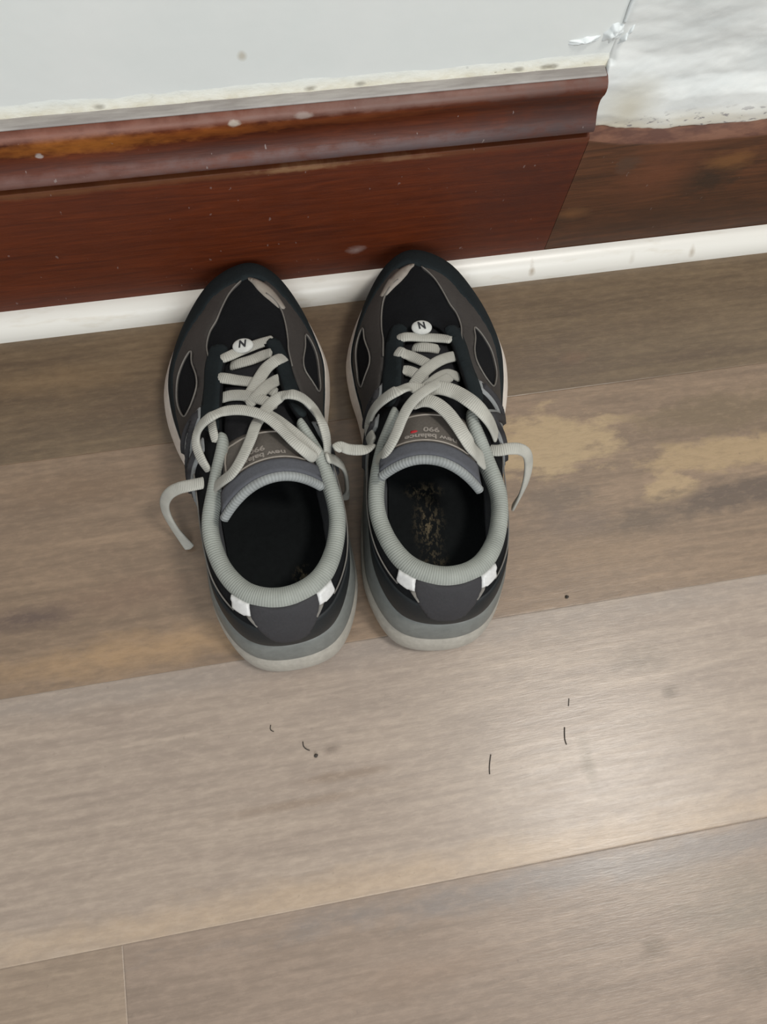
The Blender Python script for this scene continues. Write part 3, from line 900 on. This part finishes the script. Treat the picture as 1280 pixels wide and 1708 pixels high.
XW = 1.6
k = NT('subfloor')
floor = struct(slab('floor', -XW, XW, -1.75, .02, -.05, -.0055, k.done(lin(60, 50, 42), .9)))
C_TAN, C_GOLD, C_DK = lin(158, 136, 106), lin(166, 138, 104), lin(98, 82, 70)
row_mats = [
    plank_mat('plank_brown', lin(122, 104, 82), lin(96, 81, 66), 1.3,
              [(.215, -.108, .045, .020, lin(96, 80, 66), .75, .8), (.30, -.085, .06, .010, lin(98, 82, 66), .6, .8), (.235, -.106, .012, .006, lin(116, 92, 74), .6, .8),
               (.33, -.118, .05, .006, lin(92, 76, 62), .6, .8), (-.13, -.10, .07, .008, lin(92, 76, 62), .6, .8), (-.05, -.118, .06, .006, lin(90, 74, 60), .5, .8), (-.17, -.07, .05, .012, lin(128, 106, 80), .5, .8)]),
    plank_mat('plank_tan', lin(144, 122, 101), lin(118, 100, 84), 2.1,
              [(.195, -.178, .062, .026, lin(164, 142, 110), .95, .3), (.330, -.205, .060, .014, lin(160, 137, 105), .9, .3), (.283, -.228, .024, .012, lin(162, 139, 108), .95, .25),
               (.345, -.172, .07, .018, lin(112, 96, 76), .8, .5), (.335, -.240, .070, .013, lin(92, 79, 70), .9, .5), (.255, -.250, .04, .010, lin(100, 86, 74), .8, .5), (.19, -.222, .035, .010, lin(108, 93, 80), .85, .5), (.20, -.242, .03, .012, lin(112, 96, 84), .7, .6), (.21, -.27, .06, .014, lin(136, 114, 92), .6, .8),
               (-.20, -.2515, .032, .008, lin(92, 77, 70), .9, .6), (-.13, -.245, .05, .012, lin(122, 100, 84), .6, .8), (-.12, -.287, .10, .012, lin(166, 136, 102), .7, .8), (-.16, -.16, .05, .014, lin(122, 100, 80), .5, .8)]),
    plank_mat('plank_greige', lin(168, 152, 137), lin(146, 131, 119), 3.7,
              [(.0, -.312, .5, .010, lin(142, 131, 122), .6, .7), (.22, -.352, .020, .008, lin(128, 116, 104), .6, .8), (.168, -.414, .005, .016, lin(120, 108, 92), .6, .6), (.238, -.3765, .006, .004, lin(110, 98, 86), .7, .6),
               (.0, -.462, .4, .012, lin(178, 156, 132), .65, .8), (-.006, -.374, .006, .003, lin(98, 84, 74), .6, .7), (-.03, -.405, .05, .003, lin(128, 110, 94), .6, .7), (.0, -.392, .03, .003, lin(126, 108, 92), .6, .7)]),
    plank_mat('plank_taupe', lin(152, 134, 119), lin(132, 116, 103), 4.9,
              [(.20, -.480, .25, .010, lin(126, 117, 111), .85, .6), (.26, -.52, .05, .02, lin(130, 120, 108), .6, .7), (.25, -.555, .03, .01, lin(112, 100, 88), .6, .7), (.182, -.531, .010, .006, lin(110, 96, 82), .7, .7), (.23, -.50, .05, .014, lin(132, 118, 104), .6, .8), (.03, -.52, .05, .01, lin(138, 118, 102), .5, .8)]),
    plank_mat('plank_sand', lin(156, 138, 120), lin(136, 119, 104), 6.2),
]
rows = [(-.0, -.1337), (-.1337, -.3044), (-.3044, -.4683)]
y = -.4683
while y > -1.7:
    rows.append((y, y - .1673))
    y -= .1673
for i, (ya, yb) in enumerate(rows):
    ends = [-XW, -.1519 + 0.0, 1.07, XW] if i == 3 else [-XW, -1.0 + .37 * (i * 2 % 3), -1.0 + .37 * (i * 2 % 3) + 1.22, XW]
    ends = [-XW] + [e for e in ends[1:-1] if -XW < e < XW] + [XW]
    if i < 3:
        ends = [-XW, -.62 + .05 * i, .60 + .05 * i, XW]
    for a, b in zip(ends[:-1], ends[1:]):
        mt = row_mats[i] if i < 3 else row_mats[3 + (i % 2 == 0)]
        if i == 3:
            mt = row_mats[3] if a > -1 else row_mats[4]
        plank('plank', a, b, yb, ya, mt, floor)

# wall: old painted plaster
k = NT('white_wall_paint')
v = k.coord()
s = k.xyz()
n1, n2 = k.noise(v, 9, 4, .55), k.noise(v, 70, 4, .6)
base = k.mix(k.ramp(n1, [(.35, 0.0), (.7, 1.0)]), lin(220, 224, 221), lin(226, 228, 225))
base = k.mix(k.blob(s[0], s[2], .0024, .2105, .0025, .003, k.math('SUBTRACT', n2, .5), .6), base, lin(196, 192, 180))
bn = k.bump(n2, .12, .001)
WALL = k.done(base, .5, k.bump(n1, .25, .006, bn), .4)
wall = struct(slab('wall_back', -XW, XW, 0.0, .10, -.05, 2.40, WALL))


def sheet(name, xs, zs, fy, mat, parent):
    """a skin on the wall, y = -fy(x, z) in front of it, closed against the wall at its rim."""
    xs = np.r_[xs[0] - 1e-5, xs, xs[-1] + 1e-5]
    zs = np.r_[zs[0] - 1e-5, zs, zs[-1] + 1e-5]
    nx, nz = len(xs), len(zs)
    V = [(x, .0005 if i in (0, nx - 1) or j in (0, nz - 1) else -fy(x, z), z) for i, x in enumerate(xs) for j, z in enumerate(zs)]
    F = grid_faces(nx, nz)
    return link_mesh(name, V, F, mat, parent)


def N3(x, y, z, oct=4):
    return mnoise.fractal(Vector((x, y, z)), 1.0, 2.0, oct)


# yellowed paint build-up along the top of the old baseboard
k = NT('cream_paint_edge')
v = k.coord((1, 1, 1))
nn = k.noise(k.coord((30, 1, 60)), 3, 4, .65)
base = k.mix(k.ramp(nn, [(.35, 0.0), (.62, 1.0)]), lin(216, 209, 188), lin(230, 227, 213))
sp = k.noise(k.coord((45, 1, 120)), 2.4, 3, .6)
base = k.mix(k.ramp(sp, [(.66, 0.0), (.73, .8)]), base, lin(112, 100, 78))
base = k.mix(k.ramp(k.math('MULTIPLY', k.math('SUBTRACT', k.xyz()[2], .182), 60.0), [(.12, 0.0), (.58, 1.0)]), base, lin(222, 225, 220))
for cx in (.04, .07, -.083, .168, .19, .185):
    base = k.mix(k.math('MULTIPLY', k.blob(k.xyz()[0], k.xyz()[2], cx, .1855, .0035, .0016, k.math('SUBTRACT', sp, .5), .6), .6), base, lin(116, 108, 92))
CREAM = k.done(base, .55, k.bump(nn, .5, .001), .35)
def f_cream(x, z):
    top = .1950 + .0012 * N3(x * 14, 3, 0) + .0004 * N3(x * 70, 1, 0)
    e = (top - z) / .011
    return -.0008 + .0020 * min(1, max(0, e)) + .0003 * N3(x * 60, z * 160, 2)
sheet('paint_edge', np.linspace(-XW, .226, 520), np.linspace(.176, .202, 14), f_cream, CREAM, wall)

# rough plaster on the right, over the missing moulding
k = NT('patched_plaster')
v = k.coord()
n1, n2 = k.noise(k.coord((1, 1, 2.4)), 16, 5, .6, .4), k.noise(v, 130, 3, .6)
s = k.xyz()
base = k.mix(k.ramp(n1, [(.36, 0.0), (.62, 1.0)]), lin(208, 211, 209), lin(224, 226, 223))
base = k.mix(k.blob(s[0], s[2], .249, .152, .020, .020, k.math('SUBTRACT', n1, .5), .8), base, lin(196, 192, 178))
zz = k.ramp(k.math('MULTIPLY', k.math('SUBTRACT', s[2], .128), 25.0), [(.0, 1.0), (.30, 1.0), (.55, 0.0)])
base = k.mix(k.math('MULTIPLY', zz, k.ramp(n1, [(.35, .9), (.65, .3)])), base, lin(222, 214, 192))
sp = k.noise(k.coord((60, 1, 130)), 2.0, 3, .6)
base = k.mix(k.math('MULTIPLY', zz, k.ramp(sp, [(.57, 0.0), (.63, .85)])), base, lin(134, 130, 134))
PLAST = k.done(base, .5, k.bump(n2, .18, .001), .4)
def rb_top(x):
    return .1225 + .012 * math.exp(-max(0, x - .225) / .035)
def f_plast(x, z):
    zb = rb_top(x) + .0065 + .0022 * N3(x * 45, 7, 0)
    h = z - zb
    r = min(1.0, max(0.0, (x - .232) / .05))
    prof = np.interp(h, [-.006, -.001, .002, .012, .028, .040, .055, .09, .25], [.002, .0055, .0085, .0095, .0085 * r + .007 * (1 - r), .0030 + .003 * (1 - r), .0022, .0016, .0008])
    n = .0010 * N3(x * 26, z * 60, 1, 5) + .0011 * N3(x * 9, z * 22, 5, 3)
    ed = min(1.0, max(0.0, (x - .2250) / .004)) if z > .186 else 1.0
    return max(.0002, ed * prof + ed * n * min(1, max(0, (.34 - z) / .06)) * (1.0 if h > .03 else .45))
sheet('plaster_patch', np.r_[np.linspace(.2250, .50, 200), np.linspace(.505, XW, 150)], np.r_[np.linspace(.124, .23, 80), np.linspace(.233, .42, 30)], f_plast, PLAST, wall)
# ridge of paint where the two stretches of wall meet, and the filler smeared at its foot
k = NT('white_filler')
n2 = k.noise(k.coord(), 90, 4, .6)
FILL = k.done(k.mix(n2, lin(206, 212, 212), lin(226, 230, 229)), .4, k.bump(n2, .3, .001), .45)
zr = np.linspace(.212, .62, 40)
pr = [(.2262 + .0015 * N3(z * 20, 0, 2), -.0006, z) for z in zr]
V, F, uv = sweep(pr, np.interp(zr, [.212, .225, .5, .62], [.0016, .0030, .0026, .001]), .0022, np.tile((0, -1, 0), (40, 1)), 8)
link_mesh('paint_ridge', V, F, FILL, wall)
def filler(name, cx, cz, rx, rz, h, rot, seed):
    nr, na = 9, 30
    V = []
    for a in range(na):
        t = 2 * math.pi * a / na
        w = 1 + .5 * N3(math.cos(t) * 1.8, math.sin(t) * 1.4, seed)
        for r in range(nr):
            q = r / (nr - 1)
            px, pz = math.cos(t) * rx * w * q, math.sin(t) * rz * w * q
            X = cx + px * math.cos(rot) - pz * math.sin(rot)
            Z = cz + px * math.sin(rot) + pz * math.cos(rot)
            V.append((X, .0004 - h * (1 - q) ** .8 * (1 + .8 * N3(X * 160, Z * 160, seed)), Z))
    link_mesh(name, V, grid_faces(na, nr, True, rev=True), FILL, wall)
filler('filler_smear', .2225, .2050, .0075, .0060, .0040, .9, 1.0)
filler('filler_smear', .2305, .2035, .0080, .0022, .0046, 1.1, 2.0)
filler('filler_smear', .205, .2010, .0110, .0026, .0030, .12, 3.0)


def wood(name, a, b, grain=(5, 1, 70), flecks=.0, rough=.34, spots=()):
    k = NT(name)
    s = k.xyz()
    g0 = k.noise(k.coord(grain), 3.0, 5, .6, .8)
    g1 = k.noise(k.coord((grain[0] * 4, 1, grain[2] * 4)), 2.5, 3, .6)
    base = k.mix(k.ramp(g0, [(.33, 0.0), (.68, 1.0)]), a, b)
    base = k.mix(k.ramp(g1, [(.35, .18), (.6, 0.0)]), base, tuple(q * .5 for q in a))
    wb = k.math('MULTIPLY', k.math('SUBTRACT', k.noise(k.coord((30, 1, 60)), 2.4, 5, .6), .5), 2.2)
    for cx, cz, rx, rz, col, amt, soft in spots:
        base = k.mix(k.math('MULTIPLY', k.blob(s[0], s[2], cx, cz, rx, rz, wb, soft), amt), base, col)
    if flecks:
        f = k.noise(k.coord((110, 1, 60)), 2.3, 2, .5)
        base = k.mix(k.ramp(f, [(.715, 0.0), (.735, flecks)]), base, lin(150, 138, 134))
    rr = k.math('MULTIPLY_ADD', k.noise(k.coord((20, 1, 40)), 3, 4, .6), .25, rough + .02)
    return k.done(base, rr, k.bump(k.mix(.5, g0, g1), .25, .0008), .32)


def profile(name, prof, x0, x1, mat, parent=None, nx=2, caps=True, fx=None):
    xs = np.linspace(x0, x1, nx)
    V = []
    for x in xs:
        for yy, z in prof:
            V.append((x, yy, z) if fx is None else fx(x, yy, z))
    m = len(prof)
    F = grid_faces(nx, m, rev=False)
    if caps:
        F.append(tuple(range(m)))
        F.append(tuple((nx - 1) * m + i for i in range(m))[::-1])
    return link_mesh(name, V, F, mat, parent, sharp=35)


RED_A, RED_B = lin(72, 29, 11), lin(94, 40, 15)
BOARD = wood('red_brown_varnish', RED_A, RED_B, flecks=.25,
             spots=[(.068, .046, .006, .004, lin(150, 130, 124), .55, .8), (-.2, .138, .5, .003, lin(110, 74, 46), .5, .9), (.2, .09, .06, .06, lin(56, 26, 19), .6, .9), (.03, .1375, .03, .0022, lin(140, 108, 78), .6, .6), (.10, .1375, .02, .002, lin(130, 98, 72), .5, .6)])
MOULD = wood('worn_moulding_with_highlight', lin(70, 30, 15), lin(104, 48, 22), flecks=.6,
             spots=[(-.10, .1700, .055, .0062, lin(176, 108, 46), .9, .8), (-.02, .1710, .045, .0050, lin(150, 84, 36), .85, .8), (.06, .1715, .05, .004, lin(124, 66, 34), .7, .8),
                    (-.1, .1485, .30, .0045, lin(116, 88, 82), .8, .9), (.12, .1485, .14, .0045, lin(92, 82, 84), .8, .9), (-.1, .179, .4, .0025, lin(140, 98, 84), .7, .9), (.12, .179, .12, .003, lin(104, 80, 72), .7, .9),  # highlight along the lower bead is painted into the colour
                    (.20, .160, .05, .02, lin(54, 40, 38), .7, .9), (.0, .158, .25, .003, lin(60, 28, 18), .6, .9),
                    (-.008, .1765, .004, .0022, lin(176, 164, 152), .9, .35), (.035, .1775, .006, .0018, lin(150, 134, 126), .8, .4), (-.125, .1635, .0025, .0022, lin(168, 156, 150), .9, .3)])
prof = [(0, 0), (-.016, 0), (-.016, .1385), (-.0155, .1395), (-.0125, .1402), (-.0120, .1432), (-.0150, .1440), (-.0172, .1455), (-.0178, .1480), (-.0170, .1508), (-.0148, .1535),
        (-.0125, .1570), (-.0110, .1615), (-.0108, .1655), (-.0118, .1690), (-.0130, .1715), (-.0136, .1745), (-.0132, .1775), (-.0115, .1800), (-.0088, .1815), (-.0080, .1818), (0, .1818)]
XE = .2247
bl = struct(profile('baseboard_left', prof[:4] + [(-.0125, .1402), (0, .1402)], -XW, XE, BOARD))
mp = [(0, .1404), (-.0120, .1404)] + prof[5:]
mo = profile('moulding', mp, -XW, XE, MOULD, bl)
k = NT('painted_ledge')
nn = k.noise(k.coord((9, 60, 1)), 3, 4, .6)
k2 = k.done(k.mix(k.ramp(nn, [(.4, 0.0), (.65, 1.0)]), lin(136, 130, 126), lin(160, 155, 150)), .55, k.bump(nn, .3, .001), .35)
profile('painted_ledge', [(.0, .1816), (-.0084, .1816), (-.0086, .1822), (-.0078, .1829), (-.001, .1832), (.0, .1832)], -XW, XE - .001, k2, bl)

OLD = wood('old_brown_board', lin(64, 40, 25), lin(92, 56, 34), flecks=.2, rough=.4,
           spots=[(.2640, .1085, .010, .009, lin(70, 52, 40), .9, .35), (.335, .085, .024, .020, lin(48, 36, 26), .85, .7), (.345, .102, .02, .009, lin(120, 80, 44), .6, .7), (.29, .095, .03, .03, lin(98, 58, 38), .6, .8),
                  (.235, .060, .014, .006, lin(112, 76, 46), .7, .7), (.225, .05, .01, .012, lin(60, 40, 26), .6, .7), (.35, .04, .15, .03, lin(58, 40, 28), .6, .9)])
def fx_rb(x, yy, z):
    return (x, yy, z + (rb_top(x) if z >= 0 and yy < -.0001 and z != 0 else 0) if False else z)
rbp = [(0, 0, 0), (-.0156, 0, 0), (-.0156, 0, 1), (-.0150, .0012, 1), (-.0085, .0075, 1), (0, .0085, 1)]
xs = np.linspace(XE + .0006, XW, 240)
V = []
for x in xs:
    for yy, dz, top in rbp:
        V.append((x, yy, (rb_top(x) + .0005 * N3(x * 70, 0, 9) if top else 0) + dz))
F = grid_faces(len(xs), 6)
F.append(tuple(range(6))); F.append(tuple((len(xs) - 1) * 6 + i for i in range(6))[::-1])
rb = struct(link_mesh('baseboard_right', V, F, OLD, sharp=35))
# worn reddish lip of the old board, its paint rubbed away
k = NT('worn_red_lip')
nn = k.noise(k.coord((14, 40, 60)), 3, 4, .6)
LIP = k.done(k.mix(k.ramp(nn, [(.38, 0.0), (.62, 1.0)]), lin(84, 52, 40), lin(112, 76, 58)), .55, k.bump(nn, .3, .001), .35)
V = []
for x in xs:
    t = rb_top(x) + .0005 * N3(x * 70, 0, 9)
    V += [(x, -.0152, t + .0003), (x, -.0148, t + .0020), (x, -.0084, t + .0083), (x, -.0070, t + .0088)]
link_mesh('worn_lip', V, grid_faces(len(xs), 4), LIP, rb)

# white quarter-round trim
k = NT('white_trim')
n1, n2 = k.noise(k.coord((6, 30, 30)), 4, 4, .6), k.noise(k.coord(), 120, 3, .6)
s = k.xyz()
base = k.mix(k.ramp(n1, [(.58, 0.0), (.75, .5)]), lin(222, 219, 211), lin(198, 188, 170))
for cx, rx, amt in ((.2135, .004, .75), (.140, .008, .4), (.150, .012, .3), (.353, .004, .6), (.300, .004, .3), (.135, .002, .5)):
    base = k.mix(k.math('MULTIPLY', k.blob(s[0], s[2], cx, .010, rx * .6, .004, k.math('MULTIPLY', k.math('SUBTRACT', n2, .5), 2.0), .8), amt * .8), base, lin(140, 118, 88))
TRIM = k.done(base, .35, k.bump(n1, .08, .001), .5)
qr = [(-.0161, 0)] + [(-.0161 - .0158 * math.cos(a), .0180 * math.sin(a)) for a in np.linspace(0, math.pi / 2, 10)]
struct(profile('trim_1', qr, -XW, XW, TRIM))

# ------------------------------------------------------------------ hairs and crumbs on the floor
HAIR = fabric('dark_hair', lin(62, 56, 50), None, .6, 300, 0, .3)
def hair(pts, label, r=.00035):
    P = [(x, y, r * .9) for x, y in pts]
    V, F, uv = tube(P, r, 6, .001)
    o = link_mesh('hair_strand', V, F, HAIR, uv=uv)
    o['label'] = label; o['category'] = 'hair'; o['group'] = 'dark hairs on the floor'
hair([(.1648, -.3685), (.1640, -.3710), (.1632, -.3735)], 'short straight dark hair on the greige plank, farther of the two below the right shoe', .0003)
hair([(.1570, -.3870), (.1560, -.3910), (.1553, -.3950), (.1556, -.3985)], 'dark forked looking hair on the greige plank beside the glossy patch', .0004)
hair([(.1020, -.3960), (.1005, -.4000), (.0993, -.4040), (.0985, -.4085)], 'long thin curved dark hair alone on the greige plank')
hair([(-.0238, -.3660), (-.0238, -.3690), (-.0222, -.3712), (-.0200, -.3725)], 'small hooked dark hair on the plank below the left shoe')
hair([(-.0440, -.3515), (-.0445, -.3545), (-.0425, -.3562)], 'tiny dark hair bent near the left shoe heel', .0003)
def crumb(x, y, r, label, seed):
    bm = bmesh.new()
    bmesh.ops.create_icosphere(bm, subdivisions=2, radius=r)
    for v in bm.verts:
        v.co *= 1 + .45 * N3(v.co.x / r, v.co.y / r, v.co.z / r + seed)
        v.co.z *= .6
    zmin = min(v.co.z for v in bm.verts)
    V = [(v.co.x + x, v.co.y + y, v.co.z - zmin) for v in bm.verts]
    F = [tuple(v.index for v in f.verts) for f in bm.faces]
    bm.free()
    o = link_mesh('crumb', V, F, HAIR)
    o['label'] = label; o['category'] = 'crumb'; o['group'] = 'dark crumbs on the floor'
crumb(.1805, -.2975, .0013, 'dark crumb on the tan plank to the right of the right shoe heel', 1.0)
crumb(-.0163, -.3765, .0013, 'dark crumb on the greige plank beside the hooked hair', 2.0)
